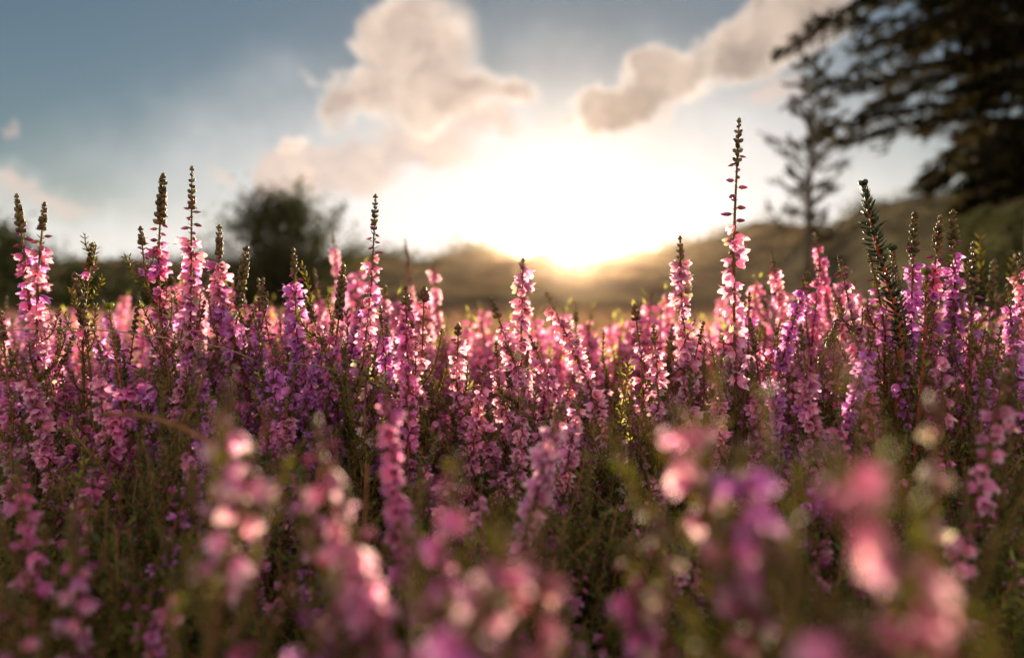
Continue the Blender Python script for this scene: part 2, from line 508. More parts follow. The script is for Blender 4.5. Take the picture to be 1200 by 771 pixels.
def green_shoot(label, tx, ty, bx, by, d, leaf, mid, width=1.0, mat=LEAFD, to=.075, seed=5):
    r = np.random.default_rng(seed)
    t = P(tx, ty, d); b = P(bx, by, d)
    g = b + np.array([.004, .01, -.06]); g2 = np.array([g[0] + .01, g[1] + .01, float(ground_z(0, g[1]))])
    base = g2.copy()
    c = Curve([t, P(*mid, d), b, g, g2], 90); c.p = c.p - base
    root = link('heather_shoot', None, loc=base); tag(root, label, 'heather', 'green heather shoots without flowers')
    mb = MB(); ss = np.linspace(0, c.L, 50)
    v, f = tube([c.pos(s) for s in ss], [(.0006 + .0006 * min(1, s / .06)) * leaf / .0058 for s in ss], 7); mb.add(v, f, 0)
    link('stem', mb.mesh('stem', [REDSTEM]), root)
    Ms = []; s = 0.0; k = 0
    while s < to:
        T = -c.tan(s); g_ = min(1, s / .02)
        for q in range(4):
            O = perp(T, k * .8 + q * math.pi / 2 + r.normal(0, .1))
            up = 1.8 - 1.35 * g_
            Ms.append(mat4(c.pos(s) + O * .0004, O + T * (up + r.normal(0, .25)) + r.normal(0, .12, 3), leaf * (.45 + .55 * g_) * r.uniform(.75, 1.15), r.normal(0, .3)))
        s += .00105 + .0007 * g_; k += 1
    lf = make_leaf(.17 * width, .09, .10)
    mb = MB(); mb.inst(lf, Ms); link('foliage', mb.mesh('foliage', [mat]), root)
    mb = MB(); mb.inst(TIPB, [mat4(c.pos(.0006) + perp(-c.tan(0), q) * .0006, -c.tan(0) + perp(-c.tan(0), q) * .4, .0028) for q in (0, 1.6, 3.1, 4.7)])
    link('tip', mb.mesh('tip', [mat]), root)
    return root


green_shoot('thick dark green leafy heather shoot with a red stem and no flowers, arching left', 1012, 216, 1056, 400, .30, .0058, (1028, 290))
HEROES.append((1030, 300, 'the thick green shoot'))
green_shoot('small grey green leafy shoot just behind the thick dark green one', 1046, 292, 1062, 400, .305, .0034, (1050, 330), seed=6, to=.15)
green_shoot('orange tinged green leafy shoot standing before the mauve flowering clump', 1085, 320, 1078, 470, .275, .0036, (1084, 390), mat=LEAF, seed=7, to=.2)
green_shoot('small golden leafy shoot with paired needles near the tall twin spikes', 128, 360, 150, 500, .29, .003, (136, 420), mat=LEAF, seed=8, to=.2)

# ------------------------------------------------------------------ prototype spikes for the many others
PROTO = []
PH = .34


def make_proto(i, r, sp, merge_tip=None):
    bend = r.uniform(-.034, .034); b2 = r.uniform(-.012, .012)
    pts = [(bend, b2, PH), (bend * .55 + r.normal(0, .002), b2 * .4, PH - .05), (0, 0, PH - .13), (-bend * .3, 0, .12), (0, 0, 0)]
    c = Curve(pts, 80)
    o = grow(c, sp, r); o['side'] = MB()
    for b in range(sp.get('branches', 0)):
        s0 = r.uniform(.085, .14); a = b * 2.5 + r.uniform(0, 2)
        j = c.pos(s0); O = np.array([math.cos(a), math.sin(a), 0]); hh = s0 * r.uniform(.45, .85); out_ = hh * r.uniform(.25, .6)
        c2 = Curve([j + O * out_ + [0, 0, hh], j + O * out_ * .8 + [0, 0, hh * .5], j], 40)
        s2 = dict(sp); fl = min(sp['f1'] - sp['f0'], c2.L * .7) * r.uniform(.5, 1)
        s2.update(tip=sp['tip'] * .7, f0=sp['f0'] * .7, f1=sp['f0'] * .7 + fl, leaf_to=c2.L, shoot_to=c2.L, r=.00042, fs=sp['fs'] * .9)
        q = grow(c2, s2, r)
        for kk in ('stem', 'foliage', 'tip'):
            if q[kk].n:
                tgt = o['side'] if kk == 'tip' else o[kk]
                tgt.add(np.concatenate(q[kk].V), np.concatenate(q[kk].F), np.concatenate(q[kk].M))
        o['fl'] += q['fl']; o['bd'] += q['bd']
    mb = MB()
    for p, D, s, tw in o['fl']: mb.inst(FLOWERS[r.integers(0, 6)], [mat4(p, D, s, tw)])
    if o['side'].n: mb.add(np.concatenate(o['side'].V), np.concatenate(o['side'].F), 5)
    for p, D, s, tw in o['bd']:
        V, F, m = BUDS[r.integers(0, 2)]
        mb.inst((V, F, np.where(m == 0, 4, 1)), [mat4(p, D, s, tw)])
    return dict(tiploc=(bend, b2, PH), stem=o['stem'].mesh('stem', [STEM]), foliage=o['foliage'].mesh('foliage', [LEAF]),
                tip=o['tip'].mesh('tip', [merge_tip or TIP]) if o['tip'].n else None,
                blossom=mb.mesh('blossom', [PETAL, CALYX, PISTIL, PETAL_EDGE, BUD, TIP]) if mb.n else None)


KINDS = [
    ('full', dict(tip=.008, f0=.011, f1=.065, fstep=.00105, fs=.0050, branches=2)),
    ('full', dict(tip=.005, f0=.007, f1=.055, fstep=.0010, fs=.0050)),
    ('full', dict(tip=.011, f0=.017, f1=.072, fstep=.0012, fs=.0056, branches=1)),
    ('full', dict(tip=.003, f0=.005, f1=.045, fstep=.0011, fs=.0056, branches=3)),
    ('budded', dict(tip=.018, f0=.030, f1=.065, fstep=.0017, fs=.0052, branches=1)),
    ('budded', dict(tip=.014, f0=.032, f1=.060, fstep=.0022, fs=.0050, branches=2)),
    ('green', dict(tip=.012, f0=.013, f1=.014, fstep=.002, fs=.005, lstep=.0014, ls=.003, branches=3)),
    ('green', dict(tip=.018, f0=.019, f1=.020, fstep=.002, fs=.005, lstep=.0016, shoots=1.5, branches=2)),
    ('dry', dict(tip=.003, f0=.004, f1=.036, fstep=.0040, fs=.0046, tsz=.003, lstep=.004, branches=1)),
    ('full', dict(tip=.007, f0=.008, f1=.080, fstep=.0012, fs=.0054)),
    ('sparse', dict(leaf_to=.065, tip=.005, f0=.008, f1=.036, fstep=.0028, fs=.0060, shoots=1.4, branches=2)),
    ('sparse', dict(leaf_to=.065, tip=.002, f0=.003, f1=.017, fstep=.0022, fs=.0066, shoots=1.4)),
    ('sparse', dict(leaf_to=.08, tip=.009, f0=.016, f1=.045, fstep=.0022, fs=.0056, shoots=1.6, branches=2)),
    ('full', dict(tip=.004, f0=.006, f1=.040, fstep=.0010, fs=.0046, branches=3)),
    ('full', dict(tip=.007, f0=.009, f1=.050, fstep=.0011, fs=.0050, branches=2)),
]
for i, (kd, sp) in enumerate(KINDS):
    sp = dict(sp); sp['tip'] *= .8; sp['fs'] *= .92; sp.setdefault('tsz', .0019); sp.setdefault('leaf_to', sp['f1'] + .085); sp['shoot_to'] = sp['leaf_to']
    PROTO.append((kd, make_proto(i, np.random.default_rng(100 + i), sp, DRY if kd == 'dry' else None)))

FILL = []


def filler(px, py, d, kind, tint, lean=0.0, yaw=0.0, shoots=None):
    """one more sprig whose tip shows at (px, py), d metres from the lens"""
    tip = P(px, py, d)
    gz = float(ground_z(0, d))
    h = tip[2] - gz
    kd, pr = PROTO[kind]
    s = h / PH
    base = np.array([tip[0] - math.sin(lean) * h * .9, tip[1], gz])
    T = tip - base
    q = Vector((0, 0, 1)).rotation_difference(Vector(T.tolist()))
    # the sprig's height carries the stretch; its organs keep nearly their size
    o = link('heather_spike', None, loc=base)
    o.rotation_mode = 'QUATERNION'
    from mathutils import Quaternion
    o.rotation_quaternion = q @ Quaternion((0, 0, 1), yaw)
    w = 1.0 * random.uniform(.9, 1.12)
    o.scale = (w, w, T.dot(T) ** .5 / PH)
    tl_ = o.rotation_quaternion @ Vector((pr['tiploc'][0] * w, pr['tiploc'][1] * w, o.scale[2] * PH))
    o.location = Vector(tip.tolist()) - tl_      # the crook of the stem is allowed for, so the tip stays put
    o.location.z = min(o.location.z, gz)
    for nm in ('stem', 'foliage', 'tip', 'blossom'):
        if pr[nm] is None: continue
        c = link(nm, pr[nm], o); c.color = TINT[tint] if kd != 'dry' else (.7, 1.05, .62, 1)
    FILL.append([o, px, py, d, kd, tint, lean])
    return o


def scatter(n, x0, x1, yfun, d0, d1, kinds, tints, gap=10, tries=60, leans=.16):
    placed = []
    for _ in range(n):
        for t in range(tries):
            px = random.uniform(x0, x1); d = random.uniform(d0, d1); py = yfun(px, d)
            if py is None: continue
            if all(abs(px - a) * .9 + abs(py - b) * .5 > gap or abs(d - c) > .06 for a, b, c in placed) : break
        placed.append((px, py, d))
        filler(px, py, d, random.choice(kinds), random.choice(tints), random.gauss(0, leans * .6), random.uniform(0, 6.28))


def topline(px):
    """how high the flowering canopy stands across the picture (photo pixels)"""
    xs = [0, 60, 150, 250, 330, 420, 480, 540, 600, 680, 760, 830, 900, 960, 1060, 1140, 1200]
    ys = [345, 365, 365, 315, 318, 322, 345, 385, 380, 395, 400, 385, 330, 308, 305, 335, 325]
    return float(np.interp(px, xs, ys))


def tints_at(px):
    if 480 < px < 860: return ['pale pink', 'pale pink', 'pink', 'rose']  # paler petals here stand in for the sun's glow over the centre
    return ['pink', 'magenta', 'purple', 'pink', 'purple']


def tier(n, x0, x1, dy0, dy1, d0, d1, kinds, gap=9, leans=.24):
    placed = []
    for _ in range(n):
        for t in range(60):
            px = random.uniform(x0, x1); d = random.uniform(d0, d1); py = topline(px) + random.uniform(dy0, dy1)
            if all(math.hypot(px - a, (py - b) * .7) > gap for a, b in placed): break
        placed.append((px, py))
        filler(px, py, d, random.choice(kinds), random.choice(tints_at(px)), random.gauss(0, leans * .6), random.uniform(0, 6.28))


FULL = [0, 1, 2, 3, 9, 0, 13, 14]; MIX = FULL + [4, 5, 6, 8, 12, 10, 13]
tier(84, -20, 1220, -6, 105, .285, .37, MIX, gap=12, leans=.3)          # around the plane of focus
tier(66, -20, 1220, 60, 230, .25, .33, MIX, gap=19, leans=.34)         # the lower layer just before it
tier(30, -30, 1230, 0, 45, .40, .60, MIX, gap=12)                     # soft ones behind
tier(18, -60, 470, -14, 10, .42, .7, FULL, gap=12)
tier(14, 860, 1260, -10, 30, .42, .7, FULL, gap=12)
tier(30, 60, 1140, 170, 330, .26, .31, [13, 14, 3, 10, 12, 13], gap=26, leans=.36)
tier(24, 260, 1000, 180, 360, .215, .265, [3, 10, 11, 12, 6, 12, 5, 13, 10, 7], gap=34, leans=.36)
tier(12, -40, 260, 160, 360, .23, .28, [6, 7, 12, 5, 10, 7], gap=34, leans=.36)
tier(10, 1000, 1240, 180, 360, .23, .27, [6, 7, 12, 5, 7], gap=34, leans=.36)
tier(5, 300, 1000, 230, 370, .14, .18, [10, 11, 12, 11, 10], gap=60, leans=.3)
# the blurred ones close to the lens that the photo shows plainly
for a in [
    (268, 455, .135, 10, 'pale pink', .02), (292, 535, .115, 11, 'pale pink', -.05), (372, 490, .125, 10, 'pink', -.12),  # pale pink sprigs in this list are tinted lighter in place of sunlight
    (400, 575, .115, 14, 'pink', .06), (535, 535, .11, 10, 'magenta', .02), (550, 722, .075, 11, 'purple', 0), (590, 622, .095, 11, 'pink', .05), (628, 606, .10, 10, 'rose', -.12),
    (450, 440, .19, 1, 'magenta', -.1), (655, 480, .20, 1, 'pale pink', 0), (795, 480, .115, 11, 'pale pink', 0), (868, 530, .10, 11, 'purple', .05),
    (965, 476, .075, 11, 'pink', -.6), (1095, 475, .115, 8, 'rose', -.05), (1000, 722, .068, 11, 'pink', .05), (1062, 655, .078, 11, 'magenta', -.2),
    (735, 640, .115, 10, 'magenta', -.03), (775, 622, .105, 8, 'pale pink', .1), (1178, 440, .20, 10, 'pink', .02), (1196, 300, .33, 1, 'rose', .05),
    (1165, 310, .24, 7, 'rose', 0), (85, 600, .15, 12, 'pink', .1), (20, 545, .19, 10, 'magenta', 0), (405, 630, .10, 12, 'purple', .15),
    (600, 735, .10, 11, 'pink', .1), (850, 610, .10, 11, 'pink', 0), (500, 640, .12, 12, 'pink', -.2),
    (905, 298, .40, 9, 'rose', -.1), (955, 276, .44, 1, 'magenta', 0), (390, 275, .55, 9, 'pale pink', -.05), (475, 282, .60, 5, 'pale pink', 0), (508, 310, .5, 3, 'pale pink', 0),
    (940, 330, .42, 9, 'rose', -.2), (977, 340, .40, 9, 'rose', -.25), (674, 355, .42, 5, 'pale pink', 0), (303, 330, .36, 4, 'pink', .1), (313, 345, .33, 2, 'purple', .05),
]:
    filler(*a[:5], a[5], random.uniform(0, 6))

# every sprig gets words that lead to it: look, lean, what it stands by, and its rank among its like
ORD = ['first', 'second', 'third', 'fourth', 'fifth', 'sixth', 'seventh', 'eighth', 'ninth', 'tenth', 'eleventh', 'twelfth']


def describe(f):
    o, px, py, d, kd, tint, lean = f
    blur = 'blurred' if d < .2 else 'soft' if d < .25 else 'crisp' if d < .37 else 'small'
    what = {'full': tint + ' heather spike', 'budded': 'half budded ' + tint + ' heather spike', 'green': 'green unopened heather sprig', 'sparse': 'sparse ' + tint + ' heather sprig', 'dry': 'withered brown heather stem'}[kd]
    n = min(HEROES, key=lambda h: math.hypot(h[0] - px, (h[1] - py) * .35))
    rel = 'close before' if d < .265 else 'behind' if d > .345 else ('left of' if px < n[0] else 'right of')
    if py > 560: rel = 'low before'
    return f'{blur} {what}', f'{rel} {n[2]}'


groups = {}
for f in FILL: groups.setdefault(describe(f), []).append(f)
for (what, rel), fs in groups.items():
    fs.sort(key=lambda f: f[1])
    for i, f in enumerate(fs):
        if len(fs) == 1: lab = f'{what} {rel}'
        else: lab = f'{what} {rel}, {ORD[i]} from left'
        tag(f[0], lab, 'heather', 'smaller and blurred heather spikes across the heath')

# dry grass blade and twig that cross the flowers
mb = MB(); c = Curve([P(-15, 389, .28), P(60, 385, .285), P(130, 388, .28), P(200, 397, .28), P(262, 408, .29), P(300, 423, .30)], 40)
v, f = tube(c.p, [.0003] * len(c.p), 5); mb.add(v, f)
tag(link('grass_stalk', mb.mesh('grass_stalk', [STRAW])), 'thin dry grass stalk lying level across the dark-tipped pair of spikes', 'grass stalk')
mb = MB(); c = Curve([P(120, 485, .20), P(180, 490, .185), P(240, 515, .175), P(300, 560, .17), P(365, 612, .18), (P(400, 680, .2))], 40)
v, f = tube(c.p, [.0007] * len(c.p), 6); mb.add(v, f)
for k in (12, 22, 30):
    q = Curve([c.p[k], c.p[k] + np.array([.004, .002, .007]), c.p[k] + np.array([.005, .004, .016])], 8); v, f = tube(q.p, .0004, 4); mb.add(v, f)
tag(link('twig', mb.mesh('twig', [STEM])), 'blurred brown twig arching down behind the soft pink spike near the lens', 'twig')
mb = MB(); c = Curve([P(330, 425, .29), P(380, 430, .29), P(430, 445, .285), P(465, 462, .28)], 30)
v, f = tube(c.p, [.0003] * len(c.p), 5); mb.add(v, f)
tag(link('grass_stalk', mb.mesh('grass_stalk', [STRAW])), 'short straw coloured stalk slanting below the dark green bud spike', 'grass stalk')

# ------------------------------------------------------------------ uncountable growth
# green understorey
def shoot_proto(r, L=.085, lean=.02, leaf=.0042, step=.0017):
    c = Curve([(0, 0, 0), (lean * .3, 0, L * .5), (lean, 0, L)], 16)
    V, F = tube(c.p[::3], .0004, 3)
    mb = MB(); mb.add(V, F, 1)
    Ms = []; s = .004; k = 0
    while s < c.L:
        T = c.tan(s)
        for q in range(2):
            O = perp(T, k * 1.3 + q * math.pi)
            Ms.append(mat4(c.pos(s), O * .8 + T * r.uniform(.4, 1.0), leaf * r.uniform(.7, 1.25), r.uniform(0, 6)))
        s += step; k += 1
    mb.inst(LEAFLO, Ms)
    return np.concatenate(mb.V), np.concatenate(mb.F), np.concatenate(mb.M)


mb = MB(); r = np.random.default_rng(21)
for j in range(7):
    pr = shoot_proto(r, lean=[.01, .03, .05, .02, .06, .0, .035][j])
    Ms = []
    for k in range(430):
        d = .215 + 1.8 * r.random() ** 2.3
        px = r.uniform(-120, 1320)
        p = P(px, 400, d)
        top = CAMZ - .052 - .045 * d + r.normal(0, .012)
        top += .02 * math.exp(-((px - 650) / 170) ** 2) * (.28 < d < .6)
        if d < .28: top = CAMZ - .055 - .35 * (.3 - d) + r.normal(0, .010)
        if r.random() < .45: top -= r.uniform(.02, .10)
        sc = r.uniform(.8, 1.3)
        Ms.append(mat4((p[0], d, top - .085 * sc), (r.normal(0, .28), r.normal(0, .28), 1), sc, r.uniform(0, 6.28)))
    mb.inst(pr, Ms)
tag(link('undergrowth', mb.mesh('undergrowth', [LEAF, STEM])), 'dense green needle foliage filling the space under the flowers', 'undergrowth', kind='stuff')

# woody stems in the dark below
mb = MB()
for k in range(500):
    d = .12 + 1.2 * r.random() ** 1.6; px = r.uniform(-100, 1300)
    x = P(px, 400, d)[0]
    top = CAMZ - .09 - .05 * d + r.normal(0, .02); gz = float(ground_z(0, d))
    x1 = x + r.normal(0, .03); y1 = d + r.normal(0, .03)
    c = Curve([(x, d, gz), ((x + x1) / 2 + r.normal(0, .01), (d + y1) / 2, (gz + top) / 2), (x1, y1, top)], 8)
    v, f = tube(c.p, np.linspace(.0011, .0005, len(c.p)), 4); mb.add(v, f, 0)
tag(link('woody_undergrowth', mb.mesh('woody_undergrowth', [STEM])), 'tangle of thin brown woody stems in the dark below the foliage', 'undergrowth', kind='stuff')


# the heather further out, one mass
def lo_spike(r, L=.08):
    mb = MB()
    V, F = tube([(0, 0, -.12), (0, 0, 0), (.003, 0, L)], .0006, 3); mb.add(V, F, 1)
    bell = lathe([(0, .08), (.3, .28), (1.0, .42)], 4)
    s = .004; k = 0; Ms = []
    while s < L - .006:
        a = k * 2.4
        Ms.append(mat4((.003 * s / L, 0, s), (math.cos(a), math.sin(a), r.uniform(-.6, .1)), .0062 * r.uniform(.8, 1.2))); s += .0021; k += 1
    mb.inst((bell[0], bell[1], 0), Ms)
    Ms = [mat4((0, 0, z), (math.cos(z * 900), math.sin(z * 900), 1), .007) for z in np.arange(-.08, L + .004, .006)]
    mb.inst((LEAFLO[0], LEAFLO[1], 2), Ms)
    return np.concatenate(mb.V), np.concatenate(mb.F), np.concatenate(mb.M)


mb = MB(); r = np.random.default_rng(31)
for j in range(5):
    pr = lo_spike(r, [.06, .08, .07, .09, .05][j]); Ms = []
    for k in range(1500):
        d = .5 + 30 * r.random() ** 2.1
        px = r.uniform(-100, 1300); p = P(px, 380, d)
        top = CAMZ - .012 - .038 * d + r.normal(0, .016)
        if d > 3: top = float(ground_z(0, d)) + .27 + r.normal(0, .05)
        pt = float(value_noise(np.array(p[0] * 1.0), np.array(float(d)), 17, .30 + .22 * d))
        if pt < .42 and r.random() < .85: continue
        top += .03 * (pt - .6) * (1 + .3 * d) - .045 * math.exp(-((px - 640) / 150) ** 2) * min(d, 2)
        sc = r.uniform(.85, 1.3) * (1 + .12 * d)
        Ms.append(mat4((p[0], d, top - .07 * sc), (r.normal(0, .15), r.normal(0, .15), 1), sc, r.uniform(0, 6.28)))
    mb.inst(pr, Ms)
o = link('distant_heather', mb.mesh('distant_heather', [PETAL, STEM, LEAF]))
o.color = TINT['pale pink']
tag(o, 'blurred carpet of pink heather running away over the heath', 'heather', kind='stuff')

# rough grass further out
mb = MB(); r = np.random.default_rng(41)
V = np.array([(-.5, 0, 0), (.5, 0, 0), (.42, .12, .5), (-.42, .12, .5), (0, .45, 1.0)]); F = np.array([(0, 1, 2), (0, 2, 3), (3, 2, 4)])
tuft = MB()
for k in range(14):
    a = r.uniform(0, 6.28); h = r.uniform(.12, .3); M = np.eye(4)
    M[:3, :3] = np.array([[math.cos(a), -math.sin(a), 0], [math.sin(a), math.cos(a), 0], [0, 0, 1]]) @ np.diag([.006, r.uniform(.1, .4), h])
    M[:3, 3] = (r.normal(0, .04), r.normal(0, .04), 0); tuft.inst((V, F, 0), [M])
tf = (np.concatenate(tuft.V), np.concatenate(tuft.F), np.concatenate(tuft.M))
Ms = []
for k in range(11000):
    d = 1.1 + 43 * r.random() ** 2.1; p = P(r.uniform(-150, 1350), 380, d)
    sc = r.uniform(.8, 1.4) * min(1 + .02 * d, .55 + .12 * d)
    M = np.eye(4); a = r.uniform(0, 6.28); M[:3, :3] = np.array([[math.cos(a), -math.sin(a), 0], [math.sin(a), math.cos(a), 0], [0, 0, 1]]) * sc
    M[:3, 3] = (p[0], d, float(ground_z(0, d))); Ms.append(M)
mb.inst(tf, Ms)
GRASS = leafy('grass', (.13, .085, .055), (.38, .22, .13), mixf=.45, hue=.03, val=.4)
tag(link('rough_grass', mb.mesh('rough_grass', [GRASS])), 'rough golden olive grass between the heather and the hills', 'grass', kind='stuff')

# ------------------------------------------------------------------ ground and hills
def sheet(name, xs, ys, zf, mat, kind='structure'):
    X, Y = np.meshgrid(xs, ys); Z = zf(X, Y)
    V = np.stack([X, Y, Z], -1).reshape(-1, 3)
    F = grid_faces(len(ys), len(xs), wrap=False)
    mb = MB(); mb.add(V, F, 0)
    o = link(name, mb.mesh(name, [mat])); o['kind'] = kind
    return o


SOIL = solid('heath_ground', (.045, .035, .02), (.11, .09, .04), scale=1.3, bump=.8, dist=.3, detail=8)
yy = np.concatenate([-np.geomspace(400, .5, 14), np.linspace(-.3, 3, 22), np.geomspace(3.3, 1500, 60)])
xx = np.concatenate([-np.geomspace(1500, 2, 28), np.linspace(-1.8, 1.8, 24), np.geomspace(2, 1500, 28)])
sheet('ground', xx, yy, lambda X, Y: ground_z(X, np.minimum(Y, 60)) + .03 * (value_noise(X, Y, 1, .9) - .5) * (np.hypot(X, Y) > .8) + np.clip(np.hypot(X, Y) - 8, 0, 20) * .012 * value_noise(X, Y, 2, 6), SOIL)

HILL = solid('hill_cover', (.03, .022, .010), (.26, .17, .075), scale=.13, bump=1.0, dist=1.5, detail=9)


def hill(name, prof, dist, depth, seed, mat, rough=1.0, x0=-200, x1=1500, n=260, foot=.55):
    """a ridge whose crest runs where the photo shows it, a real slope in front and behind"""
    px = np.array([p[0] for p in prof], float); py = np.array([p[1] for p in prof], float)
    xs_px = np.linspace(x0, x1, n)
    crest = np.interp(xs_px, px, py)
    calm = 1 - .95 * np.exp(-((xs_px - 675) / 40) ** 2)
    crest = crest - calm * 7 * (value_noise(xs_px, xs_px * 0, seed + 3, 34) - .5) - calm * 6 * (value_noise(xs_px, xs_px * 0, seed + 4, 13) - .5)
    ts = np.linspace(0, 1.6, 46)
    V = []
    for t in ts:
        y = dist - depth + depth * t
        for k in range(n):
            c = P(xs_px[k], crest[k], dist)
            x = c[0]
            base = float(ground_z(0, min(y, 60)))
            hh = c[2] - base
            s = math.sin(min(t, 1) * math.pi / 2) ** 1.3 if t <= 1 else math.cos((t - 1) / .6 * math.pi / 2) ** .8
            nz = (value_noise(np.array(x), np.array(y), seed, 9) - .5) * 1.6 + (value_noise(np.array(x), np.array(y), seed + 1, 2.6) - .5) * .9 + (value_noise(np.array(x), np.array(y), seed + 2, 1.1) - .5) * .4
            w = min(1, t * 3) * rough * (1.0 if t <= 1 else .5)
            V.append((x, y, base + hh * s - .6 * (1 - s) + float(nz) * w * (dist / 120) * (.8 if t < .95 else .35)))
    mb = MB(); mb.add(V, grid_faces(len(ts), n, wrap=False), 0)
    o = link(name, mb.mesh(name, [mat])); o['kind'] = 'structure'
    return o


hill('hill', [(-300, 318), (0, 312), (300, 314), (440, 306), (470, 306), (495, 311), (522, 311), (540, 303), (556, 296), (574, 296), (592, 300), (606, 304), (640, 300), (690, 301), (718, 302), (733, 298), (744, 305), (762, 300),
              (790, 293), (830, 281), (850, 272), (880, 266), (905, 270), (930, 266), (960, 278), (1050, 285), (1600, 290)], 130, 70, 5, HILL)
hill('hill', [(800, 400), (900, 345), (940, 300), (960, 276), (985, 258), (1010, 246), (1040, 240), (1075, 236), (1110, 226), (1150, 212), (1250, 196), (1600, 180)], 62, 26, 9,
     solid('near_hill_cover', (.03, .026, .013), (.20, .15, .075), scale=.22, bump=1, dist=.8, detail=9), rough=.7, x0=760, x1=1700, n=200)

# ------------------------------------------------------------------ trees and bushes
SCRUBSPOTS = []
BARK = solid('bark', (.035, .025, .018), (.08, .06, .04), scale=6, bump=1, dist=.05)
NEEDLE = leafy('needles', (.016, .018, .008), (.05, .04, .014), mixf=.25, hue=.02, val=.5, rough=.9, spec=.05)
LEAFB = leafy('bush_leaf', (.022, .028, .010), (.08, .09, .025), mixf=.3, hue=.02, val=.5, rough=.9, spec=.05)
OLIVE = leafy('olive_leaf', (.085, .095, .03), (.22, .22, .05), mixf=.4, hue=.02, val=.4)
QUAD = (np.array([(-.5, 0, 0), (0, .1, .5), (.5, 0, 0), (0, 0, 1.0)]) * [.45, 1, 1], np.array([(0, 1, 3), (1, 2, 3), (0, 2, 1)]), 0)
NEED = (np.array([(-.10, 0, 0), (.10, 0, 0), (0, .08, .1), (0, 0, 1.0)]), np.array([(0, 2, 3), (2, 1, 3), (0, 1, 2)]), 0)


def bush(name, label, cat, px, py_top, wpx, d, mat, seed, base_px=None, leaf=.11, nclump=120, group=None, sticks=()):
    r = np.random.default_rng(seed)
    c = P(px, 370, d); gz = float(ground_z(0, d)) + .02
    top = P(px, py_top, d)[2]; Ht = top - gz; Wd = wpx * d / 800 / 2
    root = link(name, None, loc=(c[0], c[1], gz)); tag(root, label, cat, group)
    tr = MB(); cr = MB(); Ms = []
    for k in range(nclump):
        a = r.uniform(0, 6.28); u = r.random() ** .6; zz = r.uniform(.12, 1)
        lump = .78 + .5 * math.sin(a * 3 + seed) * math.sin(zz * 8 + a)
        rr = Wd * lump * math.sqrt(max(0, 1 - ((zz - .42) / .62) ** 2)) * u
        p = np.array([rr * math.cos(a), rr * math.sin(a) * .8, Ht * zz * (.82 + .18 * r.random())])
        if k % 5 == 0:
            q = Curve([(0, 0, 0), p * [.3, .3, .5] + r.normal(0, .05, 3) * Ht * .3, p], 10)
            v, f = tube(q.p, np.linspace(.022 * Ht, .004 * Ht, len(q.p)), 5); tr.add(v, f)
        cs = Ht * r.uniform(.06, .13)
        for j in range(46):
            o_ = r.normal(0, 1, 3) * cs * [1, 1, .7]
            Ms.append(mat4(p + o_, r.normal(0, 1, 3) + [0, 0, .4], leaf * r.uniform(.6, 1.3), r.uniform(0, 6)))
    for sx, sy, ex, ey in sticks:
        p0 = P(sx, sy, d) - [c[0], c[1], gz]; p1 = P(ex, ey, d) - [c[0], c[1], gz]; 
        q = Curve([p0 * [.4, .4, .3], p0, (p0 + p1) / 2 + [0, 0, -.1 * Ht * .3], p1], 16)
        v, f = tube(q.p, np.linspace(.03 * Ht * .6, .006 * Ht, len(q.p)), 5); tr.add(v, f)
        for u in np.linspace(.45, 1, 16):
            pp = q.pos(q.L * u)
            for j in range(16): Ms.append(mat4(pp + r.normal(0, .035 * Ht, 3), r.normal(0, 1, 3) + [0, 0, .5], leaf * r.uniform(.6, 1.2), r.uniform(0, 6)))
    cr.inst(QUAD, Ms)
    link('trunk', tr.mesh('trunk', [BARK]), root); link('crown', cr.mesh('crown', [mat]), root)
    return root


bush('dark_tree', 'dark round leafy tree rising above the heather left of the sunset, one limb reaching right', 'tree', 335, 226, 200, 26, LEAFB, 3, nclump=300, leaf=.17, sticks=[(350, 260, 352, 212), (300, 265, 285, 232), (370, 290, 402, 238), (385, 310, 425, 285), (290, 270, 262, 262)])
bush('olive_bush', 'olive green bush at the frame edge behind the dark-tipped pair of spikes', 'bush', 5, 262, 150, 14, OLIVE, 4, nclump=110, leaf=.12, group='olive bushes behind the heather')
bush('olive_bush', 'low olive bush between the dark-tipped pair and the tall twin spikes', 'bush', 95, 312, 150, 16, OLIVE, 5, nclump=90, leaf=.12, group='olive bushes behind the heather')
bush('olive_bush', 'low dark olive bush just behind the tall twin spikes', 'bush', 190, 322, 130, 18, OLIVE, 6, nclump=90, leaf=.13, group='olive bushes behind the heather')
bush('olive_bush', 'small flat olive bush in front of the dark round tree', 'bush', 262, 330, 120, 20, LEAFB, 8, nclump=80, leaf=.13, group='olive bushes behind the heather')
bush('hill_bush', 'dark low bush on the hillside under the big conifer', 'bush', 1140, 235, 120, 24, LEAFB, 12, nclump=90, leaf=.16, group='bushes on the near hill')
bush('hill_bush', 'dark bush at the frame edge beneath the big conifer', 'bush', 1215, 190, 150, 20, LEAFB, 13, nclump=110, leaf=.16, group='bushes on the near hill')
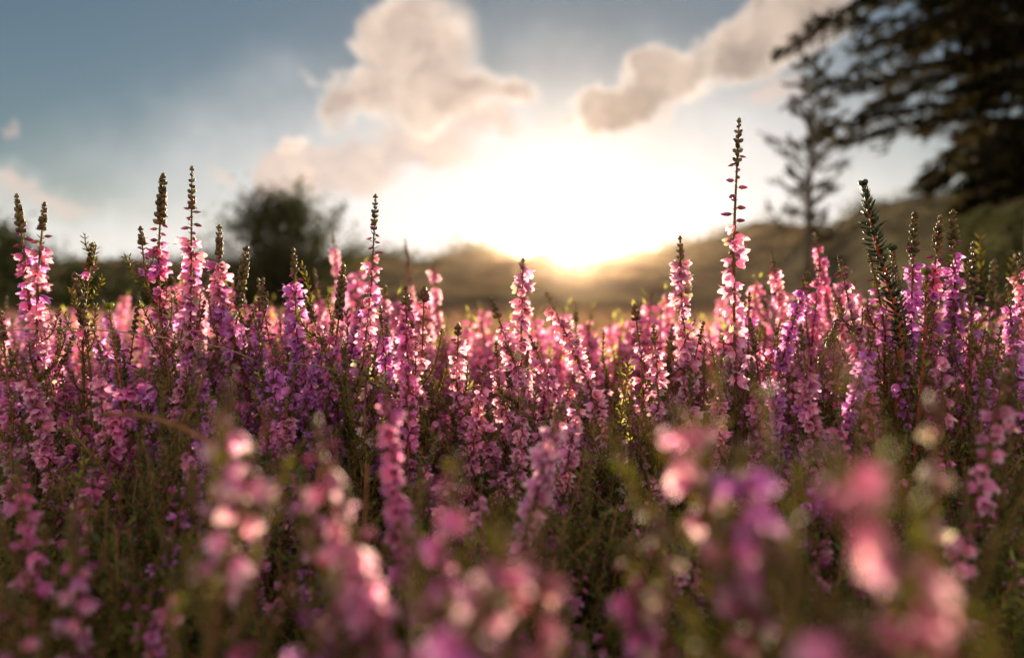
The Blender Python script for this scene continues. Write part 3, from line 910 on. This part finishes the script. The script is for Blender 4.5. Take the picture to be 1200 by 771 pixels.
for k, (bx, by, w) in enumerate([(868, 262, 34), (905, 264, 30), (930, 262, 26), (735, 297, 22), (1045, 232, 40), (1085, 228, 50)]):
    where = ['on the crest below the tallest spike tip, first of three', 'on the crest between the two other humps', 'on the crest beside the thin bare conifer', 'on the ridge just right of the sun',
             'on the near hill top behind the thick green shoot', 'on the near hill top under the conifer boughs'][k]
    r = np.random.default_rng(60 + k); dd = 122 if k < 4 else 58
    c = P(bx, by + w * .55, dd); Rr = w * dd / 1600
    gz = c[2] - Rr * .9
    root = link('scrub_bush', None, loc=(c[0], c[1], gz)); tag(root, 'round scrub bush ' + where, 'bush', 'scrub bushes on the hill crests')
    Ms = [mat4(r.normal(0, 1, 3) * [.5, .5, .33] * Rr + [0, 0, Rr * .75], r.normal(0, 1, 3), Rr * .22, r.uniform(0, 6)) for _ in range(900)]
    cm = MB(); cm.inst(QUAD, Ms); link('crown', cm.mesh('crown', [LEAFB]), root)
    tm = MB(); v, f = tube([(0, 0, -Rr * .3), (0, 0, Rr * .9)], [Rr * .08, Rr * .04], 5); tm.add(v, f); link('trunk', tm.mesh('trunk', [BARK]), root)

# low scrub all over the slopes
r = np.random.default_rng(91); mb = MB(); Ms = []
bpy.context.view_layer.update()
hills = [o for o in bpy.data.objects if o.name.startswith('hill') and o.get('kind') == 'structure']
for hobj, cnt, rs in ((hills[0], 900, 1.7), (hills[1], 380, .8)):
    hv = np.array([v.co[:] for v in hobj.data.vertices]); hn = 260 if hobj is hills[0] else 200
    for q in range(cnt):
        row = int(8 + 28 * r.random() ** .7); ix = r.integers(0, hn)
        c = hv[row * hn + ix]
        if abs(to_px(c)[0] - 675) < 75 and (row > 14 or to_px(c)[1] < 322): continue
        Rr = rs * r.uniform(.4, 1.3) * (1.5 if r.random() < .25 else 1)
        for z in range(46):
            Ms.append(mat4(c + r.normal(0, 1, 3) * [.8, .5, .32] * Rr + [0, 0, .25 * Rr], r.normal(0, 1, 3) + [0, 0, .5], Rr * .32, r.uniform(0, 6)))
mb.inst(QUAD, Ms)
tag(link('hill_scrub', mb.mesh('hill_scrub', [LEAFB])), 'low dark scrub scattered all over the brown hillsides', 'scrub', kind='stuff')

# thin, nearly bare conifer
def thin_conifer():
    r = np.random.default_rng(77); d = 30
    b = P(946, 330, d); gz = b[2]; top = P(950, 62, d)
    Ht = top[2] - gz
    root = link('thin_conifer', None, loc=(b[0], b[1], gz)); tag(root, 'thin sparse conifer with ascending bare limbs standing against the bright sky', 'tree')
    ax = Curve([(0, 0, -.5), (.05, 0, Ht * .5), (top[0] - b[0], 0, Ht)], 20)
    tm = MB(); v, f = tube(ax.p, np.linspace(.19, .03, len(ax.p)), 7); tm.add(v, f)
    Ms = []
    for k in range(74):
        h = Ht * (.16 + .82 * (k / 74) ** .9); t = h / Ht
        a = r.uniform(0, 6.28)
        Lb = (2.7 * (1 - t) ** .75 * r.uniform(.35, 1.15) + .2) * (1 if t > .35 else .55 + t)
        p0 = ax.pos(h + .5); O = np.array([math.cos(a), math.sin(a), 0])
        q = Curve([p0, p0 + O * Lb * .5 + r.normal(0, .07, 3) * Lb + [0, 0, Lb * r.uniform(.05, .3)], p0 + O * Lb + r.normal(0, .1, 3) * Lb + [0, 0, Lb * r.uniform(.25, .7)]], 12)
        v, f = tube(q.p, np.linspace(.06 * (1.1 - t), .012, len(q.p)), 4); tm.add(v, f)
        for u in np.arange(.25, 1, .07):
            pp = q.pos(q.L * u); T = q.tan(q.L * u)
            for sgn in (-1, 1):
                if r.random() < .3: continue
                S = np.cross(T, [0, 0, 1]) * sgn + r.normal(0, .35, 3); Ls = Lb * .24 * r.uniform(.3, 1.4)
                e = pp + (S * .8 + T * .7 + [0, 0, r.uniform(-.1, .4)]) * Ls
                v, f = tube([pp, e], [.016, .008], 3); tm.add(v, f)
                for w in np.linspace(.2, 1, 15): Ms.append(mat4(pp + (e - pp) * w, r.normal(0, 1, 3) * .6 + T, .13 * r.uniform(.6, 1.2), r.uniform(0, 6)))
    link('trunk', tm.mesh('trunk', [BARK]), root)
    cm = MB(); cm.inst((NEED[0] * [2.6, 2.6, 1], NEED[1], 0), Ms); link('crown', cm.mesh('crown', [NEEDLE]), root)


thin_conifer()


def big_conifer():
    r = np.random.default_rng(88); d = 9.0
    b = P(1212, 372, d); gz = float(ground_z(0, d)); Ht = 9.5
    root = link('big_conifer', None, loc=(b[0], b[1], gz)); tag(root, 'big dark conifer whose drooping boughs hang over the right of the heath', 'tree')
    tm = MB(); ax = Curve([(0, 0, -.1), (.05, 0, Ht * .5), (0, 0, Ht)], 24)
    v, f = tube(ax.p, np.linspace(.15, .03, len(ax.p)), 9); tm.add(v, f)
    Ms = []
    kk = 150
    for k in range(kk):
        h = 2.0 + (Ht - 2.3) * (k / kk) ** .95; t = h / Ht
        a = k * 2.4 + r.normal(0, .25)
        O = np.array([math.cos(a), math.sin(a), 0])
        toleft = max(0, -O[0])
        Lb = min(3.15, 1.15 + .82 * (h - 1.5)) * (1 - .62 * max(0, t - .45)) * r.uniform(.55, 1.08)
        p0 = ax.pos(h)
        q = Curve([p0, p0 + O * Lb * .5 + [0, 0, Lb * .07], p0 + O * Lb + r.normal(0, .08, 3) * Lb + [0, 0, -Lb * r.uniform(-.10, .16)]], 14)
        v, f = tube(q.p, np.linspace(.05, .008, len(q.p)), 5); tm.add(v, f)
        for u in np.arange(.12, 1.01, .055):
            pp = q.pos(q.L * u); T = q.tan(q.L * u)
            for sgn in (-1, 1):
                S = np.cross(T, [0, 0, 1]) * sgn; Ls = (.14 + .5 * (1 - u)) * r.uniform(.3, 1.3)
                e = pp + (S * .8 + T * .6 + [0, 0, r.uniform(-.7, .25)]) * Ls
                v, f = tube([pp, e], [.008, .004], 3); tm.add(v, f)
                for w in np.linspace(.1, 1, 7):
                    for z in range(2): Ms.append(mat4(pp + (e - pp) * w + r.normal(0, .035, 3), r.normal(0, 1, 3) * .7 + T + S + [0, 0, -.2], .16 * r.uniform(.6, 1.3), r.uniform(0, 6)))
    link('trunk', tm.mesh('trunk', [BARK]), root)
    cm = MB(); cm.inst((NEED[0] * [1.5, 1.5, 1], NEED[1], 0), Ms); link('crown', cm.mesh('crown', [NEEDLE]), root)


big_conifer()

# ------------------------------------------------------------------ air
SUN_AZ = math.atan((672 - 600) / 800); SUN_EL = R(4.45)
hz, nt, out = newmat('haze_air')
pv = N(nt, 'ShaderNodeVolumePrincipled'); pv.inputs['Color'].default_value = (1.0, .78, .58, 1)
pv.inputs['Density'].default_value = .00017; pv.inputs['Anisotropy'].default_value = .95
nt.links.new(pv.outputs[0], out.inputs['Volume'])
mb = MB()
x0, x1, y0, y1, z0, z1 = -170, 170, -6, 178, -3.2, 16
V = [(x, y, z) for x in (x0, x1) for y in (y0, y1) for z in (z0, z1)]
Fq = [(0, 1, 3, 2), (4, 6, 7, 5), (0, 4, 5, 1), (2, 3, 7, 6), (0, 2, 6, 4), (1, 5, 7, 3)]
F = []
for q in Fq: F += [(q[0], q[1], q[2]), (q[0], q[2], q[3])]
mb.add(V, F); o = link('haze', mb.mesh('haze', [hz], smooth=False))
tag(o, 'warm evening haze lying over the heath and hills', 'haze', kind='stuff')

# ------------------------------------------------------------------ sky
w = bpy.data.worlds.new('World'); SC.world = w; w.use_nodes = True
nt = w.node_tree; nt.nodes.clear(); L = nt.links.new
SKYK = .040
wo = N(nt, 'ShaderNodeOutputWorld'); bg = N(nt, 'ShaderNodeBackground'); bg.inputs[1].default_value = SKYK; L(bg.outputs[0], wo.inputs[0])
sky = N(nt, 'ShaderNodeTexSky', sky_type='NISHITA'); sky.sun_disc = False
sky.sun_elevation = SUN_EL; sky.sun_rotation = SUN_AZ
sky.air_density = 1.0; sky.dust_density = .5; sky.ozone_density = 2.0; sky.altitude = 10


def mth(op, a, b=None, c=None, clamp=False):
    n = N(nt, 'ShaderNodeMath', operation=op); n.use_clamp = clamp
    for i, v in enumerate((a, b, c)):
        if v is None: continue
        if isinstance(v, (int, float)): n.inputs[i].default_value = v
        else: L(v, n.inputs[i])
    return n.outputs[0]


tc = N(nt, 'ShaderNodeTexCoord'); sx = N(nt, 'ShaderNodeSeparateXYZ'); L(tc.outputs['Generated'], sx.inputs[0])
yc = mth('MAXIMUM', sx.outputs[1], .02)
U = mth('DIVIDE', sx.outputs[0], yc); Vv = mth('DIVIDE', sx.outputs[2], yc)
cv = N(nt, 'ShaderNodeCombineXYZ'); L(U, cv.inputs[0]); L(Vv, cv.inputs[1])
n1 = N(nt, 'ShaderNodeTexNoise'); n1.inputs['Scale'].default_value = 9; n1.inputs['Detail'].default_value = 9; n1.inputs['Roughness'].default_value = .58; L(cv.outputs[0], n1.inputs['Vector'])
sub = N(nt, 'ShaderNodeVectorMath', operation='SUBTRACT'); L(n1.outputs['Color'], sub.inputs[0]); sub.inputs[1].default_value = (.5, .5, .5)
scl = N(nt, 'ShaderNodeVectorMath', operation='SCALE'); L(sub.outputs[0], scl.inputs[0]); scl.inputs['Scale'].default_value = .16
wv = N(nt, 'ShaderNodeVectorMath', operation='ADD'); L(cv.outputs[0], wv.inputs[0]); L(scl.outputs[0], wv.inputs[1])


def blob(px, py, a, b, rot=0, amp=1.0):
    dr = ray(px, py); u0, v0 = dr[0] / dr[1], dr[2] / dr[1]
    mp = N(nt, 'ShaderNodeMapping', vector_type='TEXTURE'); L(wv.outputs[0], mp.inputs[0])
    mp.inputs['Location'].default_value = (u0, v0, 0); mp.inputs['Rotation'].default_value = (0, 0, R(rot)); mp.inputs['Scale'].default_value = (a / 800, b / 800, 1)
    ln = N(nt, 'ShaderNodeVectorMath', operation='LENGTH'); L(mp.outputs[0], ln.inputs[0])
    mr = N(nt, 'ShaderNodeMapRange', interpolation_type='SMOOTHSTEP'); L(ln.outputs['Value'], mr.inputs[0])
    mr.inputs[1].default_value = 1.25; mr.inputs[2].default_value = .25; mr.inputs[3].default_value = 0; mr.inputs[4].default_value = amp
    return mr.outputs[0]


def union(lst):
    o_ = lst[0]
    for x in lst[1:]: o_ = mth('MAXIMUM', o_, x)
    return o_


def clouds(blobs, lo=.24, hi=.92):
    un = union([blob(*b) for b in blobs])
    dn = mth('ADD', un, mth('MULTIPLY', mth('SUBTRACT', n1.outputs[0], .5), 1.7))
    mr = N(nt, 'ShaderNodeMapRange', interpolation_type='SMOOTHSTEP'); L(mth('MULTIPLY', dn, mth('MINIMUM', mth('MULTIPLY', un, 6), 1)), mr.inputs[0])
    mr.inputs[1].default_value = lo; mr.inputs[2].default_value = hi
    return mr.outputs[0]


def mixc(f, a, b):
    n = N(nt, 'ShaderNodeMix', data_type='RGBA'); n.clamp_factor = True
    if isinstance(f, float): n.inputs[0].default_value = f
    else: L(f, n.inputs[0])
    for s_, v in ((6, a), (7, b)):
        if isinstance(v, tuple): n.inputs[s_].default_value = (*v, 1)
        else: L(v, n.inputs[s_])
    return n.outputs[2]


def k(c): return tuple(x * .375 / SKYK for x in c)


veil = union([blob(660, 300, 640, 235), blob(250, 330, 700, 130, 0, .85)])
lit = clouds([(490, 40, 85, 70), (430, 100, 75, 58), (520, 100, 108, 62), (590, 105, 56, 34), (345, 160, 26, 18)])
low = clouds([(395, 205, 105, 48), (335, 190, 44, 40), (480, 170, 100, 46), (560, 150, 60, 30)], .25, .9)
dark = clouds([(722, 115, 92, 38, 14), (800, 85, 115, 50, 22), (860, 48, 110, 66, 25), (930, 20, 95, 60, 10)])
wisp = clouds([(5, 165, 22, 22), (250, 207, 34, 14), (70, 236, 60, 16), (20, 232, 40, 16), (910, 110, 60, 30, 30)], .3, 1.3)
# grain inside the clouds
n2 = N(nt, 'ShaderNodeTexNoise'); n2.inputs['Scale'].default_value = 14; n2.inputs['Detail'].default_value = 6; L(wv.outputs[0], n2.inputs['Vector'])
gr = N(nt, 'ShaderNodeMapRange'); L(n2.outputs[0], gr.inputs[0]); gr.inputs[1].default_value = .35; gr.inputs[2].default_value = .65
sp_ = N(nt, 'ShaderNodeSeparateColor'); L(sky.outputs[0], sp_.inputs[0]); cc_ = N(nt, 'ShaderNodeCombineColor')
for i_, cap in enumerate((.52, .56, .58)):   # soft cap on the sky's brightness, strongest round the sun
    x_ = sp_.outputs[i_]; cp_ = cap / SKYK
    L(mth('DIVIDE', x_, mth('ADD', mth('DIVIDE', x_, cp_), 1.0)), cc_.inputs[i_])
col = cc_.outputs[0]
col = mixc(mth('MULTIPLY', veil, .97), col, k((.84, .81, .79)))
col = mixc(mth('MULTIPLY', wisp, .55), col, k((.78, .56, .46)))
col = mixc(mth('MULTIPLY', low, .85), col, mixc(gr.outputs[0], k((.52, .43, .40)), k((.85, .64, .50))))
col = mixc(mth('MULTIPLY', lit, .95), col, mixc(mth('MULTIPLY', mth('SUBTRACT', 1.45, lit), mth('ADD', gr.outputs[0], .25)), k((.40, .30, .25)), k((1.15, .92, .74))))
col = mixc(mth('MULTIPLY', dark, .96), col, mixc(mth('MULTIPLY', mth('SUBTRACT', 1.25, dark), mth('ADD', gr.outputs[0], .35)), k((.26, .205, .18)), k((1.25, .98, .76))))
# unseen bright cloud bank added behind the camera to lift the foreground light
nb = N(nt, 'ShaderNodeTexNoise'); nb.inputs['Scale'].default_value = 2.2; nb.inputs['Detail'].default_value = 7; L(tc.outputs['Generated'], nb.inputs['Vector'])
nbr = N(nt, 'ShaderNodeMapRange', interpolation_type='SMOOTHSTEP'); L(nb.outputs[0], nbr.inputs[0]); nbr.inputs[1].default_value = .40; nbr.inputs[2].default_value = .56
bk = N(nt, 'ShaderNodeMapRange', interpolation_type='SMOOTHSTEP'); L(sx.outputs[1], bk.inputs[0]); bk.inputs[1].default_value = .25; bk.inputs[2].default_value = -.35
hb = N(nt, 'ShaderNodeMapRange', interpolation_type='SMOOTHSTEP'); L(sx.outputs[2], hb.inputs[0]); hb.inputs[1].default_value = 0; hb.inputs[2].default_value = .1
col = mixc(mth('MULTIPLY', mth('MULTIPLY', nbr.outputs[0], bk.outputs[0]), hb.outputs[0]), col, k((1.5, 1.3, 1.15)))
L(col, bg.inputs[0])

sd = bpy.data.lights.new('sun', 'SUN'); sd.energy = 5.0; sd.angle = R(.53); sd.color = (1.0, .76, .50)
so = bpy.data.objects.new('sun', sd); COL.objects.link(so)
dv = Vector((math.sin(SUN_AZ) * math.cos(SUN_EL), math.cos(SUN_AZ) * math.cos(SUN_EL), math.sin(SUN_EL)))
so.rotation_euler = dv.to_track_quat('Z', 'Y').to_euler(); so.location = (0, 0, 5)

SC.view_settings.view_transform = 'Standard'; SC.view_settings.look = 'None'
SC.view_settings.exposure = 1.72; SC.view_settings.gamma = 1
SC.render.engine = 'CYCLES'
cy = SC.cycles
cy.use_denoising = True; cy.max_bounces = 8; cy.diffuse_bounces = 3; cy.glossy_bounces = 2; cy.transmission_bounces = 4; cy.volume_bounces = 0
cy.transparent_max_bounces = 6; cy.sample_clamp_indirect = 4
cy.use_adaptive_sampling = True; cy.adaptive_threshold = .02
